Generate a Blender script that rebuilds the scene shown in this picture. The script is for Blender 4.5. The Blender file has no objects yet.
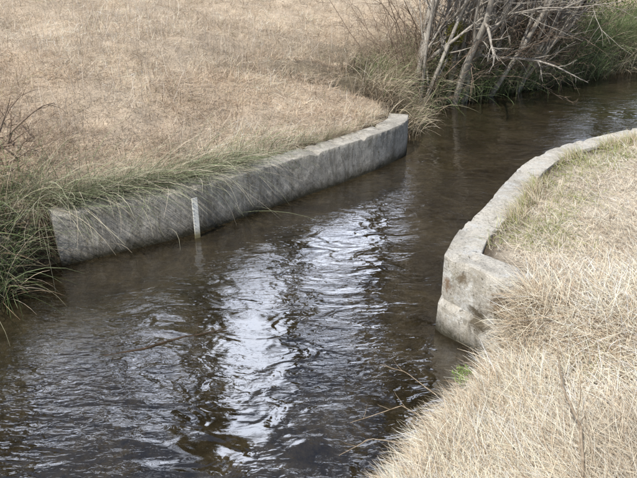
import bpy, math, numpy as np
from mathutils import Vector, noise as mnoise
rng=np.random.default_rng(7)
sc=bpy.context.scene
H=2.7
# ---------------------------------------------------------------- helpers
def sstep(x): 
    x=np.clip(x,0,1); return x*x*(3-2*x)
def vnoise(x,y,s,seed=0):
    x=np.asarray(x,float)*s+seed*17.3; y=np.asarray(y,float)*s+seed*9.7
    xi=np.floor(x).astype(np.int64); yi=np.floor(y).astype(np.int64)
    fx=x-xi; fy=y-yi; fx=fx*fx*(3-2*fx); fy=fy*fy*(3-2*fy)
    def h(a,b):
        n=(a*374761393+b*668265263+seed*1442695)&0x7fffffff
        n=((n^(n>>13))*1274126177)&0x7fffffff
        return ((n^(n>>16))&0xffff)/65535.0
    return (h(xi,yi)*(1-fx)+h(xi+1,yi)*fx)*(1-fy)+(h(xi,yi+1)*(1-fx)+h(xi+1,yi+1)*fx)*fy
def fbm(x,y,s,seed=0,o=3):
    r=0;a=.5;t=0
    for i in range(o): r=r+a*vnoise(x,y,s*2**i,seed+i); t+=a; a*=.5
    return r/t
def mesh_np(name,v,f,cols=None,smooth=False,parent=None,mat=None):
    v=np.asarray(v,np.float32); f=np.asarray(f,np.int32)
    me=bpy.data.meshes.new(name); n=f.shape[1]
    me.vertices.add(len(v)); me.vertices.foreach_set('co',v.ravel())
    me.loops.add(f.size); me.loops.foreach_set('vertex_index',f.ravel())
    me.polygons.add(len(f)); me.polygons.foreach_set('loop_start',np.arange(0,f.size,n,dtype=np.int32))
    me.update(calc_edges=True)
    if cols is not None:
        a=me.color_attributes.new('Col','FLOAT_COLOR','POINT')
        c=np.ones((len(v),4),np.float32); c[:,:3]=np.clip(cols,0,.85); a.data.foreach_set('color',c.ravel())
    me.polygons.foreach_set('use_smooth',np.full(len(f),smooth))
    ob=bpy.data.objects.new(name,me); sc.collection.objects.link(ob)
    if mat: me.materials.append(mat)
    if parent: ob.parent=parent
    return ob
# ---------------------------------------------------------------- stream layout (metres)
Lp=np.array([(-120,-30),(-40,-2),(-15,2.6),(-6,3.5),(-3.5,3.8),(-2.8,4.25),(-2.62,5.15),(-1.95,5.68),(-1.36,6.08),(-.65,6.8),(.04,7.47),(.74,8.22),(1.16,9.0),(1.3,9.7),(1.6,10.8),(2.1,11.65),(3.74,12.8),(5.38,14),(7.9,15.7),(14,19),(40,30),(120,60)],float)
Rp=np.array([(-120,-50),(-40,-14),(-15,-4),(-6,-.6),(-2.5,.8),(-.6,1.5),(.1,1.95),(.4,2.35),(.68,2.8),(1.05,3.2),(1.25,3.52),(1.36,3.78),(1.12,4.12),(1.27,4.55),(1.6,5.02),(1.95,5.68),(2.42,6.36),(2.89,6.84),(3.5,7.26),(4.12,7.64),(4.9,7.95),(9,10.2),(14,13),(40,22),(120,48)],float)
def pdist(x,y,P):
    best=np.full(x.shape,1e9)
    for a,b in zip(P[:-1],P[1:]):
        d=b-a; t=np.clip(((x-a[0])*d[0]+(y-a[1])*d[1])/(d@d),0,1)
        best=np.minimum(best,(x-a[0]-t*d[0])**2+(y-a[1]-t*d[1])**2)
    return np.sqrt(best)
def inside(x,y):
    P=np.vstack([Lp,Rp[::-1]]); r=np.zeros(x.shape,bool)
    for a,b in zip(P,np.roll(P,-1,0)):
        if a[1]==b[1]: continue
        c=((a[1]>y)!=(b[1]>y))&(x<(b[0]-a[0])*(y-a[1])/(b[1]-a[1])+a[0]); r^=c
    return r
def ground(x,y):
    x=np.asarray(x,float); y=np.asarray(y,float)
    dL=pdist(x,y,Lp); dR=pdist(x,y,Rp); ins=inside(x,y); left=dL<dR
    wz=sstep((x+2.75)/.25)*(y<9.1)
    w=.32*(1-wz)+.05*wz
    zl=.46*sstep(dL/w)+3.6*(1-np.exp(-np.maximum(dL-.25,0)/17))+.05*np.maximum(dL-25,0)**.8
    zl+=(fbm(x,y,1.3,3)-.5)*.26*sstep((dL-.3)/1.2)+(fbm(x,y,.25,5)-.5)*.8*sstep((dL-1.5)/5)
    wy=sstep((y+.5*np.maximum(x-1.25,0)-3.25)/.35)
    zn=.30*sstep(dR/.16)+.72*sstep((dR-.05)/2.2)
    zw=.61*sstep(dR/.05)+.02*dR
    zr=zn*(1-wy)+zw*wy
    zr=np.minimum(zr,3)+(fbm(x,y,1.7,8)-.5)*.13*sstep((dR-.25)/.8)
    d=np.minimum(dL,dR)
    zi=-.04-.22*sstep(d/.7)-.06*fbm(x,y,2.5,4)
    zi=np.where(d<.05,-.04*d/.05,zi)
    z=np.where(ins,zi,np.where(left,zl,zr))
    return z,ins,left,dL,dR
# ---------------------------------------------------------------- node helper
class NT:
    def __init__(s,mat): s.t=mat.node_tree; s.t.nodes.clear()
    def n(s,ty,**k):
        nd=s.t.nodes.new(ty)
        for a,b in k.items():
            if a.startswith('i_'): nd.inputs[a[2:].replace('_',' ')].default_value=b
            else: setattr(nd,a,b)
        return nd
    def l(s,a,b): s.t.links.new(a,b)
    def noise(s,vec,scale,detail=4,rough=.6,dist=0):
        n=s.n('ShaderNodeTexNoise',i_Scale=scale,i_Detail=detail,i_Roughness=rough,i_Distortion=dist); s.l(vec,n.inputs['Vector']); return n.outputs['Fac']
    def map(s,vec,scale,rot=(0,0,0)):
        m=s.n('ShaderNodeMapping'); m.inputs['Scale'].default_value=scale; m.inputs['Rotation'].default_value=rot; s.l(vec,m.inputs['Vector']); return m.outputs[0]
    def ramp(s,fac,stops,interp='LINEAR'):
        r=s.n('ShaderNodeValToRGB'); e=r.color_ramp.elements; r.color_ramp.interpolation=interp
        while len(e)<len(stops): e.new(.5)
        for q,(p,c) in zip(e,stops):
            q.position=p; q.color=(c,c,c,1) if not isinstance(c,tuple) else (*c,1)
        s.l(fac,r.inputs[0]); return r.outputs[0]
    def mix(s,fac,a,b,mode='MIX'):
        m=s.n('ShaderNodeMix',data_type='RGBA',blend_type=mode)
        for v,i in ((fac,0),(a,6),(b,7)):
            if isinstance(v,(int,float)): m.inputs[i].default_value=v
            elif isinstance(v,tuple): m.inputs[i].default_value=(*v,1)
            else: s.l(v,m.inputs[i])
        return m.outputs[2]
    def math(s,op,a,b=0):
        m=s.n('ShaderNodeMath',operation=op)
        for v,i in ((a,0),(b,1)):
            if isinstance(v,(int,float)): m.inputs[i].default_value=v
            else: s.l(v,m.inputs[i])
        return m.outputs[0]
    def dist(s,vec,p):
        m=s.n('ShaderNodeVectorMath',operation='DISTANCE'); s.l(vec,m.inputs[0]); m.inputs[1].default_value=p; return m.outputs['Value']
    def bump(s,h,st,dist=.02,nrm=None):
        b=s.n('ShaderNodeBump',i_Strength=st,i_Distance=dist); s.l(h,b.inputs['Height'])
        if nrm: s.l(nrm,b.inputs['Normal'])
        return b.outputs[0]
    def out(s,sh):
        o=s.n('ShaderNodeOutputMaterial'); s.l(sh,o.inputs[0])
def newmat(name):
    m=bpy.data.materials.new(name); m.use_nodes=True; return m,NT(m)
def principled(t,col,rough=.8,nrm=None,spec=.3):
    p=t.n('ShaderNodeBsdfPrincipled'); p.inputs['Specular IOR Level'].default_value=spec
    if isinstance(col,tuple): p.inputs['Base Color'].default_value=(*col,1)
    else: t.l(col,p.inputs['Base Color'])
    if isinstance(rough,(int,float)): p.inputs['Roughness'].default_value=rough
    else: t.l(rough,p.inputs['Roughness'])
    if nrm: t.l(nrm,p.inputs['Normal'])
    return p
def blade_mat(name,trans=.3):
    m,t=newmat(name); a=t.n('ShaderNodeAttribute',attribute_name='Col')
    p=t.n('ShaderNodeBsdfDiffuse'); t.l(a.outputs['Color'],p.inputs[0])
    tr=t.n('ShaderNodeBsdfTranslucent'); t.l(a.outputs['Color'],tr.inputs[0])
    mx=t.n('ShaderNodeMixShader'); mx.inputs[0].default_value=trans
    t.l(p.outputs[0],mx.inputs[1]); t.l(tr.outputs[0],mx.inputs[2]); t.out(mx.outputs[0]); return m
M_grass=blade_mat('grass_blades',.2)
M_ground,t=newmat('ground_soil')
tc=t.n('ShaderNodeTexCoord').outputs['Object']; a=t.n('ShaderNodeAttribute',attribute_name='Col').outputs['Color']
n1=t.noise(t.map(tc,(1,2.2,1),(0,0,.7)),45,6,.75,.6); n2=t.noise(t.map(tc,(2.4,1,1),(0,0,-.4)),17,5,.7,1.0); n3=t.noise(tc,2.2,3)
c=t.mix(1,a,t.ramp(n1,[(.3,.45),(.5,1.0),(.72,1.4)]),'MULTIPLY')
c=t.mix(1,c,t.ramp(n2,[(.3,.65),(.6,1.15)]),'MULTIPLY')
c=t.mix(1,c,t.ramp(n3,[(.3,.85),(.7,1.15)]),'MULTIPLY')
t.out(principled(t,c,.9,t.bump(t.math('ADD',n1,n2),.7,.03),.15).outputs[0])
def concrete(name,base,dark,amt,blot,spots=()):
    m,t=newmat(name); tc=t.n('ShaderNodeTexCoord').outputs['Object']
    sep=t.n('ShaderNodeSeparateXYZ'); t.l(tc,sep.inputs[0]); z=sep.outputs[2]
    big=t.noise(tc,1.7,6,.7,.6); fine=t.noise(tc,48,5,.8); mid=t.noise(tc,8,7,.8,.8)
    streak=t.noise(t.map(tc,(5,5,.8)),1.5,6,.8,1.2)
    nz=t.n('ShaderNodeNewGeometry'); sp=t.n('ShaderNodeSeparateXYZ'); t.l(nz.outputs['Normal'],sp.inputs[0])
    up=t.ramp(sp.outputs[2],[(.4,0.),(.8,1.)])
    side=t.math('SUBTRACT',1.,up)
    c=t.mix(t.ramp(big,[(.42,0.),(.58,1.)]),base,tuple(x*.72 for x in base))
    c=t.mix(1,c,t.ramp(fine,[(.3,.6),(.5,1.),(.7,1.2)]),'MULTIPLY')
    c=t.mix(t.math('MULTIPLY',t.ramp(t.noise(tc,7,7,.8,.3),[(.52,0.),(.58,1.)]),.6),c,tuple(min(.85,x*1.25) for x in base))
    st=t.math('MULTIPLY',t.ramp(streak,[(.49,0.),(.6,1.)]),amt)
    st=t.math('MULTIPLY',st,t.math('ADD',.15,t.math('MULTIPLY',side,.85)))
    c=t.mix(st,c,dark)
    c=t.mix(t.math('MULTIPLY',t.ramp(mid,[(.56,0.),(.64,1.)]),t.math('ADD',.35,t.math('MULTIPLY',side,.25))),c,tuple(x*.8 for x in dark))
    bl=t.noise(tc,3.0,8,.85,.5)
    c=t.mix(t.math('MULTIPLY',t.ramp(bl,[(.54,0.),(.62,blot)]),side),c,(.10,.092,.065))
    sp2=t.ramp(t.noise(tc,24,4,.7),[(.61,0.),(.66,1.)])
    c=t.mix(t.math('MULTIPLY',sp2,.7),c,(.09,.08,.06))
    ms=t.noise(t.map(tc,(1,1,1),(.3,0,1.)),3.6,8,.85,.4); c=t.mix(t.ramp(ms,[(.57,0.),(.63,.6)]),c,(.22,.19,.10))
    ly=t.noise(t.map(tc,(1,1,1),(1.3,0,.4)),12,5,.8,.4); c=t.mix(t.ramp(ly,[(.61,0.),(.66,.6)]),c,(.42,.35,.2))
    for p,rr,cc in spots:
        dd=t.math('ADD',t.dist(tc,p),t.math('MULTIPLY',t.math('SUBTRACT',mid,.5),rr*3.4))
        c=t.mix(t.ramp(t.math('DIVIDE',dd,rr),[(.3,.9),(.85,0.)]),c,cc)
    zz=t.math('ADD',z,t.math('MULTIPLY',mid,.26))
    c=t.mix(t.ramp(zz,[(.15,.96),(.31,0.)]),c,(.045,.04,.022))
    h=t.math('ADD',t.math('MULTIPLY',fine,.6),mid)
    t.out(principled(t,c,.88,t.bump(h,1.,.03),.2).outputs[0]); return m
M_concL=concrete('weathered_concrete',(.64,.60,.53),(.21,.19,.15),.6,.45)
M_concR=concrete('weathered_concrete_block',(.80,.75,.66),(.32,.275,.20),.45,.4,[((1.30,3.69,.45),.19,(.15,.10,.05)),((1.16,3.85,.25),.15,(.11,.085,.05)),((.945,4.06,.42),.10,(.25,.16,.09)),((1.05,3.97,.52),.07,(.2,.15,.09)),((1.33,3.64,.22),.2,(.09,.07,.04))])
# water: slightly turbid brown body over the bed, glossy surface
M_water,t=newmat('stream_water')
tc=t.n('ShaderNodeTexCoord').outputs['Object']
flow=math.radians(-48)
w1=t.noise(t.map(tc,(1.0,2.0,1),(0,0,flow)),2.7,2,.45,.8)
w2=t.noise(t.map(tc,(1.0,2.6,1),(0,0,flow+.6)),10,2,.5,.9)
w3=t.noise(tc,1.0,2,.5,.3)
calm=t.ramp(t.noise(tc,.75,2,.5),[(.4,.12),(.6,1.)])
h=t.math('ADD',t.math('ADD',w1,t.math('MULTIPLY',t.math('MULTIPLY',w2,.34),calm)),t.math('MULTIPLY',w3,.4))
nrm=t.bump(h,.5,.028)
fr=t.n('ShaderNodeFresnel'); fr.inputs['IOR'].default_value=2.1; t.l(nrm,fr.inputs['Normal'])
g=t.n('ShaderNodeBsdfGlossy'); g.inputs['Roughness'].default_value=.02; g.inputs['Color'].default_value=(1,1,1,1); t.l(nrm,g.inputs['Normal'])
tr=t.n('ShaderNodeBsdfTransparent'); tr.inputs[0].default_value=(.88,.80,.64,1)
bd=t.n('ShaderNodeBsdfDiffuse'); b1=t.noise(tc,1.5,7,.75,.6); b2=t.noise(tc,14,5,.7)
bc=t.mix(t.ramp(b1,[(.38,0.),(.62,1.)]),(.028,.021,.012),(.085,.066,.037)); bc=t.mix(1,bc,t.ramp(b2,[(.35,.6),(.6,1.25)]),'MULTIPLY'); t.l(bc,bd.inputs[0])
body=t.n('ShaderNodeMixShader'); body.inputs[0].default_value=.5; t.l(tr.outputs[0],body.inputs[1]); t.l(bd.outputs[0],body.inputs[2])
mx=t.n('ShaderNodeMixShader'); t.l(fr.outputs[0],mx.inputs[0]); t.l(body.outputs[0],mx.inputs[1]); t.l(g.outputs[0],mx.inputs[2]); t.out(mx.outputs[0])
def bark(name,c1,c2):
    m,t=newmat(name); tc=t.n('ShaderNodeTexCoord').outputs['Object']
    n=t.noise(t.map(tc,(1,1,.25)),22,5,.7); c=t.mix(t.ramp(n,[(.35,0.),(.65,1.)]),c1,c2)
    t.out(principled(t,c,.85,t.bump(n,.6,.02),.2).outputs[0]); return m
M_bark=bark('grey_bark',(.50,.47,.42),(.22,.19,.16)); M_twig=bark('brown_twig',(.32,.25,.19),(.14,.10,.075)); M_refl=bark('trunk_reflection_dark',(.03,.022,.014),(.014,.01,.007))
M_dry=bark('dry_stick',(.42,.34,.25),(.2,.15,.1)); M_bark2=bark('dark_bark',(.12,.10,.08),(.05,.04,.032)); M_stick=bark('soaked_stick',(.09,.06,.04),(.04,.03,.02))
# ---------------------------------------------------------------- terrain sheet
def axis(lo,hi,c,n,k):
    u=np.linspace(-1,1,n); s=np.sinh(u*k)/np.sinh(k); return np.where(s<0,c+s*(c-lo),c+s*(hi-c))
xs=axis(-260,260,.5,620,6.2); ys=axis(-120,400,5.2,700,6.4)
X,Y=np.meshgrid(xs,ys); Z,ins,left,dL,dR=ground(X,Y)
nx,ny=len(xs),len(ys)
idx=np.arange(nx*ny).reshape(ny,nx)
F=np.stack([idx[:-1,:-1],idx[:-1,1:],idx[1:,1:],idx[1:,:-1]],-1).reshape(-1,4)
C=np.zeros(X.shape+(3,)); 
n=fbm(X,Y,.9,11)[...,None]
strL=np.array([.57,.465,.35])+(n-.5)*np.array([.16,.15,.13]); strR=np.array([.66,.57,.45])+(n-.5)*.16
C[:]=np.where(left[...,None],strL,strR)
bed=np.array([.32,.25,.145])*(.3+1.3*fbm(X,Y,1.6,21,4)[...,None])
C=np.where(ins[...,None],bed,C)
dd=np.minimum(dL,dR)[...,None]
soil=np.array([.10,.075,.05]); e=(1-sstep((dd-.08)/.25))*(~ins[...,None]); C=C*(1-e)+soil*e
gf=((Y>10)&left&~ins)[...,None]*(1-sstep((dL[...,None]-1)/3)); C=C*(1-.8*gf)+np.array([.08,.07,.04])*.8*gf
bare=sstep((fbm(X,Y,.8,31)[...,None]-.55)/.1)*(~ins&~left&(Y<4))[...,None]*.6; C=C*(1-bare)+np.array([.32,.24,.17])*bare
mesh_np('ground',np.stack([X,Y,Z],-1).reshape(-1,3),F,C.reshape(-1,3),True,mat=M_ground)
wx=np.linspace(-120,120,60); wy=np.linspace(-50,60,40); WX,WY=np.meshgrid(wx,wy); ii=np.arange(WX.size).reshape(WX.shape)
mesh_np('stream_water',np.stack([WX,WY,WX*0],-1).reshape(-1,3),np.stack([ii[:-1,:-1],ii[:-1,1:],ii[1:,1:],ii[1:,:-1]],-1).reshape(-1,4),mat=M_water)
# ---------------------------------------------------------------- walls
def resample(P,sp,smooth=True):
    P=np.array(P,float)
    if smooth:
        Q=[]
        PP=np.vstack([2*P[0]-P[1],P,2*P[-1]-P[-2]])
        for i in range(1,len(PP)-2):
            for u in np.linspace(0,1,12,endpoint=False):
                a,b,c,d=PP[i-1],PP[i],PP[i+1],PP[i+2]
                Q.append(.5*((2*b)+(-a+c)*u+(2*a-5*b+4*c-d)*u*u+(-a+3*b-3*c+d)*u**3))
        Q.append(P[-1]); P=np.array(Q)
    L=np.r_[0,np.cumsum(np.linalg.norm(np.diff(P,axis=0),axis=1))]
    s=np.linspace(0,L[-1],max(2,int(L[-1]/sp)))
    return np.stack([np.interp(s,L,P[:,0]),np.interp(s,L,P[:,1])],-1)
def normals(path,side):
    T=np.gradient(path,axis=0); T/=np.linalg.norm(T,axis=1)[:,None]
    return np.stack([-T[:,1],T[:,0]],-1)*side
def wall(name,path,prof,side,mat,amp=.006,chip=.03):
    Nn=normals(path,side)
    k=len(prof); V=np.zeros((len(path),k,3))
    for j,(o,z) in enumerate(prof):
        V[:,j,:2]=path+Nn*o; V[:,j,2]=z
    n=len(path); ids=np.arange(n*k).reshape(n,k)
    F=[]
    for i in range(n-1):
        for j in range(k):
            j2=(j+1)%k; F.append((ids[i,j],ids[i+1,j],ids[i+1,j2],ids[i,j2]))
    V=V.reshape(-1,3)
    h=k//2
    for row in (0,n-1):
        for j in range(h-1):
            F.append((ids[row,j],ids[row,j+1],ids[row,k-2-j],ids[row,k-1-j]))
    ob=mesh_np(name,V,F,None,True,mat=mat)
    me=ob.data; top=max(z for _,z in prof)
    for v in me.vertices:
        edge=v.co.z>top-.03
        d=mnoise.noise_vector(v.co*2.5)*amp+mnoise.noise_vector(v.co*22)*amp*(.7 if edge else .35)
        if edge:
            ch=mnoise.noise(v.co*8)
            if ch>.25: v.co.z-=min(chip,(ch-.25)*.15)
        v.co+=d
    import bmesh
    bm=bmesh.new(); bm.from_mesh(me); bmesh.ops.remove_doubles(bm,verts=bm.verts,dist=.0004); bmesh.ops.recalc_face_normals(bm,faces=bm.faces); bm.to_mesh(me); bm.free()
    md=ob.modifiers.new('es','EDGE_SPLIT'); md.split_angle=math.radians(32)
    return ob
def profile(top,th,step=None,b=.01):
    fr=[]
    for z in np.linspace(-.5,top-b,26):
        o=0
        if step:
            if z<step[0]: o=-step[1]
            elif z<step[0]+.035: o=.014
        fr.append((o,z))
    zs=[z for _,z in fr]
    fr+= [(b*.35,top-b*.35),(b,top)]
    mid=[(th*q,top) for q in (.25,.5)]
    mid2=[(th*q,top) for q in (.5001,.75)]
    bk=[(th-b,top),(th-b*.35,top-b*.35)]+[(th,z) for z in zs[::-1]]
    return fr+mid+mid2+bk
LW=resample([(-2.42,5.19),(-1.874,5.532),(-1.281,5.94),(-.563,6.64),(.145,7.32),(.842,8.08),(1.22,8.62),(1.33,9.05)],.03)
wall('concrete_retaining_wall',LW,profile(.5,.29),1,M_concL,.008)
RW=np.vstack([resample([(1.40,3.565),(.95,4.09)],.03,False)[:-1],resample([(.94,4.13),(1.153,4.6),(1.479,5.11),(1.837,5.75),(2.304,6.46),(2.807,6.96),(3.449,7.39),(4.078,7.77),(4.9,8.12)],.03)])
wall('concrete_retaining_wall',RW,profile(.65,.25,(.27,.02)),-1,M_concR,.006,.02)
# ---------------------------------------------------------------- blades
def blades(pos,length,width,az,lean,droop,col,segs=4,rootdark=.6):
    N=len(pos); t=np.linspace(0,1,segs+1)
    th=lean[:,None]+droop[:,None]*t[None,:]
    st=(length/segs)[:,None]
    hx=np.sin(th)*st; hz=np.cos(th)*st
    hx=np.concatenate([np.zeros((N,1)),np.cumsum(hx[:,:-1],1)],1); hz=np.concatenate([np.zeros((N,1)),np.cumsum(hz[:,:-1],1)],1)
    azt=az[:,None]+(rng.normal(0,.25,N)[:,None])*t[None,:]
    P=np.stack([pos[:,0,None]+hx*np.cos(azt),pos[:,1,None]+hx*np.sin(azt),pos[:,2,None]+hz],-1)
    ro=az+math.pi/2+rng.normal(0,.5,N)
    W=np.stack([np.cos(ro),np.sin(ro),rng.normal(0,.35,N)],-1)[:,None,:]*(width[:,None]*.5*(1-.85*t[None,:]**1.5))[...,None]
    V=np.stack([P-W,P+W],2).reshape(-1,3)
    base=(np.arange(N)*(segs+1)*2)[:,None]; j=np.arange(segs)[None,:]*2
    F=np.stack([base+j,base+j+1,base+j+3,base+j+2],-1).reshape(-1,4)
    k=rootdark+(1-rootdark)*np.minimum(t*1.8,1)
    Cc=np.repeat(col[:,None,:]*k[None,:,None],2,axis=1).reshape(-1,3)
    return V,F,Cc
def join(parts):
    V=[];F=[];C=[];o=0
    for v,f,c in parts: V.append(v);F.append(f+o);C.append(c);o+=len(v)
    return np.vstack(V),np.vstack(F),np.vstack(C)
def U(a,b,n): return rng.uniform(a,b,n)
def palette(n,cols,w=None,jit=.12):
    cols=np.array(cols); i=rng.choice(len(cols),n,p=w); return cols[i]*(1+rng.normal(0,jit,(n,1)))
def polar(n,d0,d1,a0,a1):
    d=d0*(d1/d0)**rng.random(n); a=np.radians(U(a0,a1,n)); return d*np.sin(a),d*np.cos(a),d
STRAW=[(.78,.66,.52),(.68,.56,.43),(.84,.75,.63),(.50,.40,.30),(.26,.195,.145),(.42,.40,.25)]
x,y,d=polar(400000,5.2,34,-46,34)
z,i_,lf,dl,dr=ground(x,y)
dens=fbm(x,y,1.5,41)
k=lf&~i_&(dl>.2)&(rng.random(len(x))<.05+1.3*dens)&~((y>10)&(dl<1.2))
x,y,z,d,dens,dl=x[k],y[k],z[k],d[k],dens[k],dl[k]; n=len(x)
patch=fbm(x,y,.7,51)[:,None]; p2=sstep((fbm(x,y,3.1,53,2)-.45)/.2)[:,None]
col=palette(n,STRAW,[.28,.26,.22,.12,.07,.05],.18)*(.72+.75*patch)*(.86+.26*p2)
col=col*(1-.3*sstep((fbm(x,y,.45,57)-.52)/.12)[:,None]*np.array([.4,.55,.65]))
up=rng.random(n)<.18
lean=np.where(up,np.abs(rng.normal(.45,.35,n)),rng.normal(1.3,.25,n)); ln=np.where(up,U(.07,.24,n),U(.05,.24,n))*(.6+.8*dens)
az=rng.normal(-.9,1.7,n)
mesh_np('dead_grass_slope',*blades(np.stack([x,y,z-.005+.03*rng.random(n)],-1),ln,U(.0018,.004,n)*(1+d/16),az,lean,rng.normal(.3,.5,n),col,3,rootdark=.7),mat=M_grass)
def wall_edge(name,path,side,off0,n,thr,seed,cols,lo=.08,hi=.3,spread=.12,s0=0,s1=1):
    s_=s0+(s1-s0)*rng.random(n); ix=(s_*(len(path)-1)).astype(int); nq=normals(path,side)[ix]
    px=path[ix]+nq*(off0+np.abs(rng.normal(0,spread,n)))[:,None]; kk=fbm(px[:,0],px[:,1],2.4,seed)>thr; px=px[kk]; nq=nq[kk]; m=len(px)
    zz=ground(px[:,0],px[:,1])[0]
    mesh_np(name,*blades(np.stack([px[:,0],px[:,1],zz],-1),U(lo,hi,m),U(.0025,.005,m),np.arctan2(-nq[:,1],-nq[:,0])+rng.normal(0,.9,m),np.abs(rng.normal(.85,.4,m)),U(.2,1.3,m),palette(m,cols),4),mat=M_grass)
wall_edge('wall_edge_grass',LW,1,.31,7500,.42,63,[(.66,.57,.46),(.54,.45,.35),(.33,.35,.2),(.3,.23,.16)])
wall_edge('wall_edge_straw',RW,-1,.26,8000,.44,65,[(.78,.69,.54),(.66,.56,.42),(.42,.43,.2),(.36,.38,.16),(.48,.37,.26)],.06,.2,.07,.09,1)
x,y,d=polar(300000,1.9,13,-20,60)
z,i_,lf,dl,dr=ground(x,y)
dens=fbm(x,y,2.2,61)
wallz=(y>3.78)
k=~lf&~i_&(np.where(wallz,dr>.17-.07*rng.random(len(x)),dr>.03))&(rng.random(len(x))<.1+1.35*dens)
k&=~((np.hypot(x-1.27,y-4.02)<.22)&(rng.random(len(x))<.96))
x,y,z,d,dens,dr=x[k],y[k],z[k],d[k],dens[k],dr[k]; n=len(x)
patch=fbm(x,y,1.1,71)[:,None]
col=palette(n,[(.80,.72,.58),(.70,.60,.46),(.85,.80,.69),(.52,.41,.30),(.28,.2,.14)],[.3,.27,.27,.1,.06])*(.72+.7*patch)
nearwall=(y>4.2)&(dr<1.0)&(rng.random(n)<.8*sstep((fbm(x,y,1.6,77)-.4)/.15)*(1-dr/1.0))
col[nearwall]=palette(nearwall.sum(),[(.36,.40,.14),(.48,.46,.22),(.27,.31,.1)])
up=rng.random(n)<.12
ln=U(.05,.2,n)*(.7+.8*dens)*np.where(y<3.9,1.35,.7)
lean=np.where(up,np.abs(rng.normal(.5,.3,n)),rng.normal(1.33,.22,n)); az=rng.normal(2.6,1.4,n)
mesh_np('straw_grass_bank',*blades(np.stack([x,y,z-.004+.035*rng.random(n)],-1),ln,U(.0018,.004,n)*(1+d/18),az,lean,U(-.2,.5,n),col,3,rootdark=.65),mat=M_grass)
fr=resample([(-.9,1.4),(.1,1.95),(.4,2.35),(.68,2.8),(1.05,3.2),(1.25,3.5),(1.4,3.6),(1.6,3.62)],.002,False)
m=10500; fi=rng.integers(0,len(fr),m); off=np.abs(rng.normal(0,.13,m))+.02
dirn=np.gradient(fr,axis=0)[fi]; dirn/=np.linalg.norm(dirn,axis=1)[:,None]; nr=np.stack([dirn[:,1],-dirn[:,0]],-1)
p=fr[fi]+nr*off[:,None]; zz=ground(p[:,0],p[:,1])[0]
azf=np.arctan2(-nr[:,1],-nr[:,0])+rng.normal(0,.8,m)
col=palette(m,[(.78,.68,.53),(.66,.55,.41),(.84,.77,.63),(.46,.35,.24)])
mesh_np('straw_fringe',*blades(np.stack([p[:,0],p[:,1],zz+.01],-1),U(.08,.3,m),U(.002,.0045,m),azf,rng.normal(1.0,.35,m),U(.5,1.6,m),col,5),mat=M_grass)
def sedge(n,cx,cy,spread,ln,az,azs,lean,leans,droop,cols,w=(.003,.007),segs=6,root=.45,zo=0):
    x=cx+rng.normal(0,spread,n); y=cy+rng.normal(0,spread,n); g=ground(x,y); z=g[0]
    z=np.where(g[1],np.maximum(z,0.0),z)+zo
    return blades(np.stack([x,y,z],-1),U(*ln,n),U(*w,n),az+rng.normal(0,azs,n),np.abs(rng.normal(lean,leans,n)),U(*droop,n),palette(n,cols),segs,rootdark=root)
GR=[(.31,.35,.21),(.42,.44,.30),(.22,.27,.14),(.56,.53,.39),(.64,.56,.44)]
parts=[]
for s in np.linspace(-.04,.62,40):
    q=LW[int(max(s,0)*len(LW))]+np.array([min(s,0)*5,min(s,0)*2]); jj=rng.normal(0,.05,2); k_=1-max(s,0)
    parts.append(sedge(int(rng.integers(35,95)*(.25+k_**2)),q[0]-.22+jj[0],q[1]+.36+jj[1]+abs(rng.normal(0,.08)),.09,(.2,.4+.75*k_**1.5),-.5,.65,.85,.35,(.4,1.5),GR,(.003,.0065)))
for s in (.02,.07,.12,.17,.2,.26,.31,.37):
    q=LW[int(s*len(LW))]; parts.append(sedge(60,q[0]-.2,q[1]+.3,.06,(.6,1.2),-.5,.3,.95,.2,(.5,1.1),GR,(.004,.007)))
mesh_np('sedge_grass',*join(parts),mat=M_grass)
parts=[]
for _ in range(42):
    cx=rng.uniform(-4.3,-2.75); cy=4.3+rng.random()*1.5
    if cx>-3.0: cy=min(cy,5.15)
    parts.append(sedge(int(rng.integers(60,130)),cx,cy,.07,(.3,.95),-.7,1.1,.55,.35,(.6,1.8),[(.21,.28,.12),(.31,.37,.20),(.13,.18,.08),(.48,.45,.3),(.6,.51,.38),(.32,.24,.16)],(.004,.008),root=.3))
mesh_np('rush_clump',*join(parts),mat=M_grass)
parts=[]
bank=resample([(1.35,9.5),(1.65,10.8),(2.1,11.7),(3.74,12.85),(5.38,14.05),(7.9,15.75),(13,18.5)],.02,False)
for _ in range(380):
    q=bank[rng.integers(0,len(bank))]; o=abs(rng.normal(0,.8))+.05
    px,py=q[0]-o*.55,q[1]+o*.83; g=rng.random()<.15+.72*sstep((px-1.9)/1.2)
    cols=[(.24,.34,.14),(.34,.42,.2),(.42,.48,.26),(.16,.23,.09),(.5,.47,.32)] if g else [(.62,.52,.39),(.5,.43,.31),(.38,.3,.22),(.7,.62,.48)]
    parts.append(sedge(int(rng.integers(45,100)),px,py,.16,(.35,1.25 if px>1.8 else .7),-1.0,1.0,.4,.32,(.6,1.8),cols,(.005,.012),root=.3))
mesh_np('reed_bank',*join(parts),mat=M_grass)
n=3200; x=U(-6,1.5,n); y=U(6.6,20,n); g=ground(x,y); k=g[2]&~g[1]&(g[3]>.5)&(fbm(x,y,.6,91)>.47); x,y,z=x[k],y[k],g[0][k]; n=len(x)
mesh_np('dry_weeds',*blades(np.stack([x,y,z],-1),U(.2,.7,n),U(.003,.006,n),U(-3,3,n),np.abs(rng.normal(0,.35,n)),U(0,.7,n),palette(n,[(.7,.63,.55),(.44,.37,.3)]),4),mat=M_grass)
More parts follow.
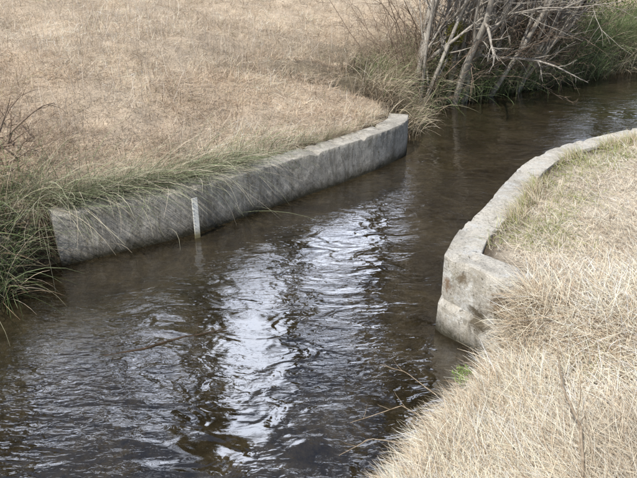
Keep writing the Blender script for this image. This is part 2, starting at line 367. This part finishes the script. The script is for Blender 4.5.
# ---------------------------------------------------------------- branch systems
def grow(S,D,Ln,K,wander,grav):
    N=len(S); P=np.zeros((N,K,3)); P[:,0]=S; D=D.copy()
    for k in range(1,K):
        D=D+rng.normal(0,wander,(N,3)); D[:,2]+=grav; D/=np.linalg.norm(D,axis=1)[:,None]
        P[:,k]=P[:,k-1]+D*(Ln/(K-1))[:,None]
    return P
def tubes(P,R,sides):
    N,K,_=P.shape; T=np.gradient(P,axis=1); T/=np.linalg.norm(T,axis=2)[...,None]+1e-9
    ref=np.where(np.abs(T[...,2:3])>.9,np.array([1.,0,0]),np.array([0,0,1.])); A=np.cross(T,ref); A/=np.linalg.norm(A,axis=2)[...,None]+1e-9; B=np.cross(T,A)
    an=np.arange(sides)*2*math.pi/sides
    V=P[:,:,None,:]+R[:,:,None,None]*(A[:,:,None,:]*np.cos(an)[None,None,:,None]+B[:,:,None,:]*np.sin(an)[None,None,:,None])
    b=(np.arange(N)*K*sides)[:,None,None]; k=(np.arange(K-1)*sides)[None,:,None]; s=np.arange(sides)[None,None,:]; s2=(s+1)%sides
    F=np.stack([b+k+s,b+k+s2,b+k+sides+s2,b+k+sides+s],-1).reshape(-1,4)
    return V.reshape(-1,3),F,np.zeros((V.size//3,3))
def kids(P,R,m,spread,lf,tmin=.25):
    N,K,_=P.shape; L=np.linalg.norm(P[:,-1]-P[:,0],axis=1)
    i=np.repeat(np.arange(N),m); t=rng.uniform(tmin,.98,len(i))*(K-1); a=np.minimum(t.astype(int),K-2); f=(t-a)[:,None]
    S=P[i,a]*(1-f)+P[i,a+1]*f; D=P[i,a+1]-P[i,a]; D/=np.linalg.norm(D,axis=1)[:,None]+1e-9
    D=D+rng.normal(0,spread,(len(i),3)); D/=np.linalg.norm(D,axis=1)[:,None]
    r=R[i,a]*.55; return S,D,L[i]*rng.uniform(lf*.5,lf*1.2,len(i))*(1.15-.6*t/(K-1)),r
def rad(r,K,e=.25): return r[:,None]*np.linspace(1,e,K)[None,:]
def branching(S,D,Ln,r0,levels,K=7,wander=.12,grav=.03,sides=8):
    parts=[]; P=grow(S,D,Ln,K,wander,grav); R=rad(r0,K); parts.append(tubes(P,R,sides))
    for li,(m,sp,lf,tm,minr) in enumerate(levels):
        S,D,L,r=kids(P,R,m,sp,lf,tm); r=np.maximum(r,minr); KK=6 if li<2 else 4; P=grow(S,D,L,KK,wander*1.4,grav*.6); R=rad(r,KK,.3); parts.append(tubes(P,R,5 if li==0 else 3))
    return join(parts)
n=34
bx=np.r_[U(1.75,2.9,17),U(2.9,4.8,17)]; by=11.45+(bx-1.9)*.72+np.abs(rng.normal(.35,.35,n)); bz=ground(bx,by)[0]-.05
D=np.stack([rng.normal(.16,.22,n),rng.normal(-.08,.2,n),np.ones(n)],-1); D/=np.linalg.norm(D,axis=1)[:,None]
v,f,c=branching(np.stack([bx,by,bz],-1),D,U(3.5,7,n),U(.03,.085,n),[(8,.42,.4,.05,.008),(7,.5,.45,.1,.005),(5,.6,.5,.1,.0035)],wander=.09)
mesh_np('willow_thicket',v,f,smooth=True,mat=M_bark)
n=280
bx=U(1.5,5.6,n); by=11.5+(bx-1.9)*.72+np.abs(rng.normal(.3,.7,n)); by=np.where(bx<2,np.maximum(by,10.6+rng.random(n)*1.5),by); bz=ground(bx,by)[0]
D=np.stack([rng.normal(0,.45,n),rng.normal(-.2,.45,n),np.ones(n)*.9],-1); D/=np.linalg.norm(D,axis=1)[:,None]
v,f,c=branching(np.stack([bx,by,bz],-1),D,U(.8,2.6,n),U(.006,.014,n),[(6,.5,.5,.1,.004),(4,.6,.5,.1,.003)],wander=.2,grav=.0,sides=5)
mesh_np('bramble_brush',v,f,smooth=True,mat=M_twig)
n=46
bx=U(-5.2,-3.0,n); by=6.0+rng.normal(0,.35,n)+.25*(bx+4); bz=ground(bx,by)[0]+.03
D=np.stack([rng.normal(.3,.7,n),rng.normal(0,.6,n),np.abs(rng.normal(.15,.25,n))],-1); D/=np.linalg.norm(D,axis=1)[:,None]
v,f,c=branching(np.stack([bx,by,bz],-1),D,U(.4,1.1,n),U(.006,.02,n),[(5,.5,.5,.1,.003)],wander=.2,grav=-.02,sides=6)
mesh_np('dead_branch_pile',v,f,smooth=True,mat=M_twig)
def leaves(cx,cy,cz,rx,ry,rz,n,cols,size=(.02,.05)):
    u=rng.normal(0,1,(n,3)); u/=np.linalg.norm(u,axis=1)[:,None]; r=rng.random(n)**.45
    lump=.65+.7*fbm(u[:,0]+u[:,2]*1.3+cx,u[:,1]+cy,2.2,5)
    p=np.array([cx,cy,cz])+u*r[:,None]*lump[:,None]*np.array([rx,ry,rz])
    g=ground(p[:,0],p[:,1])[0]; p=p[p[:,2]>g]; n=len(p)
    return blades(p,U(*size,n),U(size[0]*.4,size[1]*.45,n),U(-3.2,3.2,n),U(.3,1.8,n),U(0,.5,n),palette(n,cols,jit=.25),2,rootdark=.8)
GL=[(.10,.15,.05),(.15,.2,.07),(.06,.09,.03),(.22,.26,.1)]
parts=[leaves(cx,cy,cz,rx,ry,rz,nn,GL,(.03,.07)) for cx,cy,cz,rx,ry,rz,nn in [(5.4,15.5,1.1,1.3,.9,.9,9000),(7.3,17.4,1.4,1.5,1.1,1.1,9000),(3.9,14.2,1.5,1.0,.8,.8,7000),(4.6,14.2,.9,.8,.5,.5,5000),(9.8,19.5,1.6,2,1.4,1.3,9000),(13,22,2.2,3,2,2,9000)]]
mesh_np('evergreen_bush',*join(parts),mat=M_grass)
MO=[(.3,.29,.05),(.38,.35,.08),(.2,.2,.05)]
mesh_np('moss_clump',*join([leaves(2.45,11.6,1.35,.17,.15,.2,2600,MO,(.015,.04)),leaves(2.35,11.65,.95,.1,.1,.25,1200,MO,(.015,.04))]),mat=M_grass)
# ---------------------------------------------------------------- trees beyond the frame (mirrored by the water)
def gz(a,b): return float(ground(np.array([float(a)]),np.array([float(b)]))[0][0])
def inst(name,src,x_,y_,s_,rz):
    o=bpy.data.objects.new(name,src.data); sc.collection.objects.link(o); o.location=(x_,y_,gz(x_,y_)); o.scale=(s_,)*3; o.rotation_euler=(0,0,rz)
def tree_mesh(name,h,r,m1=16):
    S=np.array([[0,0,-.3]]); D=np.array([[rng.normal(0,.05),rng.normal(0,.05),1.]])
    v=branching(S,D,np.array([h]),np.array([r]),[(m1,.55,.36,.22,.03),(9,.6,.5,.15,.02),(8,.6,.5,.1,.014)],K=12,wander=.07,grav=.06,sides=9)
    return mesh_np(name,v[0],v[1],smooth=True,mat=M_bark2)
t1=tree_mesh('bare_tree',23,.4); t1.location=(-10,30,gz(-10,30))
for x_,y_,s_,rz in [(2.5,30,.95,1),(12,33,1,2),(-22,36,1.1,3),(20,38,1.1,4)]: inst('bare_tree',t1,x_,y_,s_,rz)
def fir(name,h,rb):  # unseen firs added as dark reflectors, kept slim to leave bright sky gaps
    K=12; P=np.zeros((1,K,3)); P[0,:,2]=np.linspace(-.3,h,K); trunk=tubes(P,rad(np.array([.28]),K,.1),9)
    n=420; zt=h*(.12+.88*rng.random(n)**.9); a=U(0,2*math.pi,n); L=rb*np.maximum(1-zt/h,0)**.75*U(.55,1.15,n)+.15
    Dd=np.stack([np.cos(a),np.sin(a),U(-.15,.25,n)],-1); Q=grow(np.stack([zt*0,zt*0,zt],-1),Dd,L,5,.08,-.06); br=tubes(Q,rad(np.full(n,.03),5),3)
    m=60; i=np.repeat(np.arange(n),m); tt=rng.uniform(.15,1,len(i))*4; a_=np.minimum(tt.astype(int),3); f_=(tt-a_)[:,None]
    pp=Q[i,a_]*(1-f_)+Q[i,a_+1]*f_+rng.normal(0,.07,(len(i),3)); nn=len(pp)
    nd=blades(pp,U(.15,.4,nn),U(.03,.07,nn),U(-3.2,3.2,nn),U(1.,2.2,nn),U(0,.6,nn),palette(nn,[(.05,.075,.035),(.035,.05,.025),(.07,.09,.04)]),2)
    root=mesh_np(name,trunk[0],trunk[1],smooth=True,mat=M_bark2)
    bo=mesh_np('branches',br[0],br[1],parent=root,mat=M_bark2); no=mesh_np('needles',*nd,parent=root,mat=M_grass); return root
def fir_copy(src,x_,y_,s_,rz):
    o=bpy.data.objects.new('reflection_fir',src.data); sc.collection.objects.link(o); o.location=(x_,y_,gz(x_,y_)); o.scale=(s_,)*3; o.rotation_euler=(0,0,rz)
    for c in src.children:
        k=bpy.data.objects.new(c.name,c.data); sc.collection.objects.link(k); k.parent=o
f1=fir('reflection_fir',20,2.3); f1.location=(-4.6,21,gz(-4.6,21))
for x_,y_,s_,rz in [(3.9,21.5,1.05,1),(7.2,23,1.15,2),(10.5,22.5,1.1,3),(-14.5,22,1.0,4),(-18,24,1.1,5),(-1.6,34,1.0,1.5),(15,26,1.2,.4)]: fir_copy(f1,x_,y_,s_,rz)
S=np.array([[7.2,5.0,.3],[7.5,5.4,.3]]); D=np.array([[-.38,.22,1.],[-.1,.35,1.]]); 
v=branching(S,D/np.linalg.norm(D,axis=1)[:,None],np.array([12.,11.]),np.array([.2,.17]),[(14,.5,.42,.3,.02),(8,.6,.5,.15,.012),(7,.6,.5,.1,.007)],K=10,wander=.08,grav=.02,sides=9)
mesh_np('alder_tree',v[0],v[1],smooth=True,mat=M_bark2)
# ---------------------------------------------------------------- sticks, trunk reflection shape, gauge
def stick(name,pts,r,mat,twigs=0):
    P=np.array(pts,float); s=np.linspace(0,1,len(P)); q=np.linspace(0,1,16)
    Q=np.stack([np.interp(q,s,P[:,k]) for k in range(3)],-1); Q[1:-1]+=rng.normal(0,r*.2,(14,3)); Q=Q[None]
    R=np.linspace(r,r*.55,16)[None]; parts=[tubes(Q,R,8)]
    if twigs:
        S,D,L,rr=kids(Q,R,twigs,.5,.3,.2); p2=grow(S,D,L,6,.15,0); parts.append(tubes(p2,rad(np.maximum(rr,.002),6),4))
    v,f,c=join(parts); return mesh_np(name,v,f,smooth=True,mat=mat)
stick('trunk_reflection',[(-.80,4.0,-.09),(-.6,3.5,-.10),(-.32,2.85,-.11)],.075,M_refl)  # dark tube under the surface, stands in for a tree trunk's reflection
stick('floating_stick',[(-1.62,3.75,-.012),(-1.3,3.85,.004),(-1.05,4.0,.0),(-.72,4.1,.012)],.009,M_stick,2)
stick('fallen_branch',[(1.12,1.95,.68),(1.2,2.2,.72),(1.22,2.5,.72),(1.3,2.8,.74)],.008,M_dry,3)
for a_ in ([(.62,2.8,.25),(.5,2.95,.22),(.33,3.0,.1),(.2,3.05,0)],[(.7,2.95,.3),(.55,3.2,.28),(.42,3.45,.15)],[(.5,2.6,.25),(.3,2.75,.15),(.12,2.75,.02)]):
    stick('overhanging_twig',a_,.003,M_dry,3)
gx,gy=-1.262,5.84; ga=math.atan2(5.94-5.532,-1.281+1.874)
root=bpy.data.objects.new('staff_gauge',None); sc.collection.objects.link(root); root.location=(gx,gy,0); root.rotation_euler=(0,0,ga)
def box(name,cx,cy,z0,z1,w,d,mat,bev=.003):
    import bmesh
    bm=bmesh.new(); bmesh.ops.create_cube(bm,size=1)
    for v in bm.verts: v.co=Vector((cx+v.co.x*w,cy+v.co.y*d,(z0+z1)/2+v.co.z*(z1-z0)))
    if bev: bmesh.ops.bevel(bm,geom=bm.edges[:],offset=bev,segments=2,affect='EDGES')
    me=bpy.data.meshes.new(name); bm.to_mesh(me); bm.free(); o=bpy.data.objects.new(name,me); sc.collection.objects.link(o); o.parent=root; me.materials.append(mat); return o
m1,t=newmat('white_enamel'); tc=t.n('ShaderNodeTexCoord').outputs['Object']; nn=t.noise(t.map(tc,(1,1,.4)),30,5,.7)
sp=t.n('ShaderNodeSeparateXYZ'); t.l(tc,sp.inputs[0])
c=t.mix(t.ramp(nn,[(.5,0.),(.7,.5)]),(.84,.84,.8),(.45,.4,.32)); c=t.mix(t.ramp(sp.outputs[2],[(.03,1.),(.14,0.)]),c,(.2,.18,.1)); t.out(principled(t,c,.5).outputs[0])
m3,t=newmat('galvanised_steel'); t.out(principled(t,(.3,.29,.27),.55).outputs[0])
m2,t=newmat('faded_black_paint'); t.out(principled(t,(.4,.39,.37),.6).outputs[0])
box('board',0,-.02,-.35,.44,.06,.014,m1); box('channel',0,-.002,-.35,.42,.04,.02,m3); box('bracket',0,.025,.34,.37,.03,.045,m3)
for i in range(9):
    zz=.07+i*.04; box('tick_%d'%i,-.02,-.0285,zz,zz+.004,.012,.003,m2,0)
parts=[leaves(.87,3.06,.36,.06,.05,.07,160,[(.2,.3,.08),(.3,.38,.13)],(.012,.028))]
for cx,cy in [(1.9,4.6),(2.2,5.4),(2.9,6.3),(1.6,3.1),(2.5,3.6),(3.3,6.6)]:
    parts.append(sedge(90,cx,cy,.1,(.05,.14),0,3,.5,.4,(.3,1),[(.3,.36,.13),(.4,.42,.2)],(.002,.004),4))
mesh_np('green_weeds',*join(parts),mat=M_grass)
# ---------------------------------------------------------------- light, sky, camera
el=math.radians(50); ax,ay=-.6,-.8
s=Vector((ax*math.cos(el),ay*math.cos(el),math.sin(el)))
ld=bpy.data.lights.new('sun','SUN'); ld.energy=5.0; ld.angle=math.radians(.5); ld.color=(1,.96,.88); lo=bpy.data.objects.new('sun',ld); sc.collection.objects.link(lo); lo.rotation_euler=s.to_track_quat('Z','Y').to_euler()
w=bpy.data.worlds.new('World'); sc.world=w; w.use_nodes=True; nt=w.node_tree; nt.nodes.clear()
class W(NT):
    def __init__(s): s.t=nt
t=W()
sky=t.n('ShaderNodeTexSky',sky_type='NISHITA'); sky.sun_disc=False; sky.sun_elevation=el; sky.sun_rotation=math.atan2(ax,ay)%(2*math.pi)
tc=t.n('ShaderNodeTexCoord').outputs['Generated']
cl=t.noise(t.map(tc,(1,1,1.3)),3.6,8,.62,.4)
sp=t.n('ShaderNodeSeparateXYZ'); t.l(tc,sp.inputs[0])
north=t.ramp(sp.outputs[1],[(.4,0.),(.65,1.)])
cl=t.math('ADD',cl,t.math('MULTIPLY',north,.045))
cf=t.math('MULTIPLY',t.ramp(cl,[(.5,0.),(.60,1.)]),t.math('ADD',.1,t.math('MULTIPLY',north,.9)))
cloud=t.mix(north,(10,10,11),(38,41,48))
c=t.mix(cf,sky.outputs[0],cloud)
bg=t.n('ShaderNodeBackground'); bg.inputs[1].default_value=.115; t.l(c,bg.inputs[0]); o=t.n('ShaderNodeOutputWorld'); t.l(bg.outputs[0],o.inputs[0])
cd=bpy.data.cameras.new('camera'); co=bpy.data.objects.new('camera',cd); sc.collection.objects.link(co); co.location=(0,0,H); co.rotation_euler=(math.radians(65),0,0); cd.lens=35; cd.sensor_width=36; cd.clip_end=2000; cd.clip_start=.05
sc.camera=co
sc.view_settings.view_transform='Standard'; sc.view_settings.look='None'; sc.view_settings.exposure=0
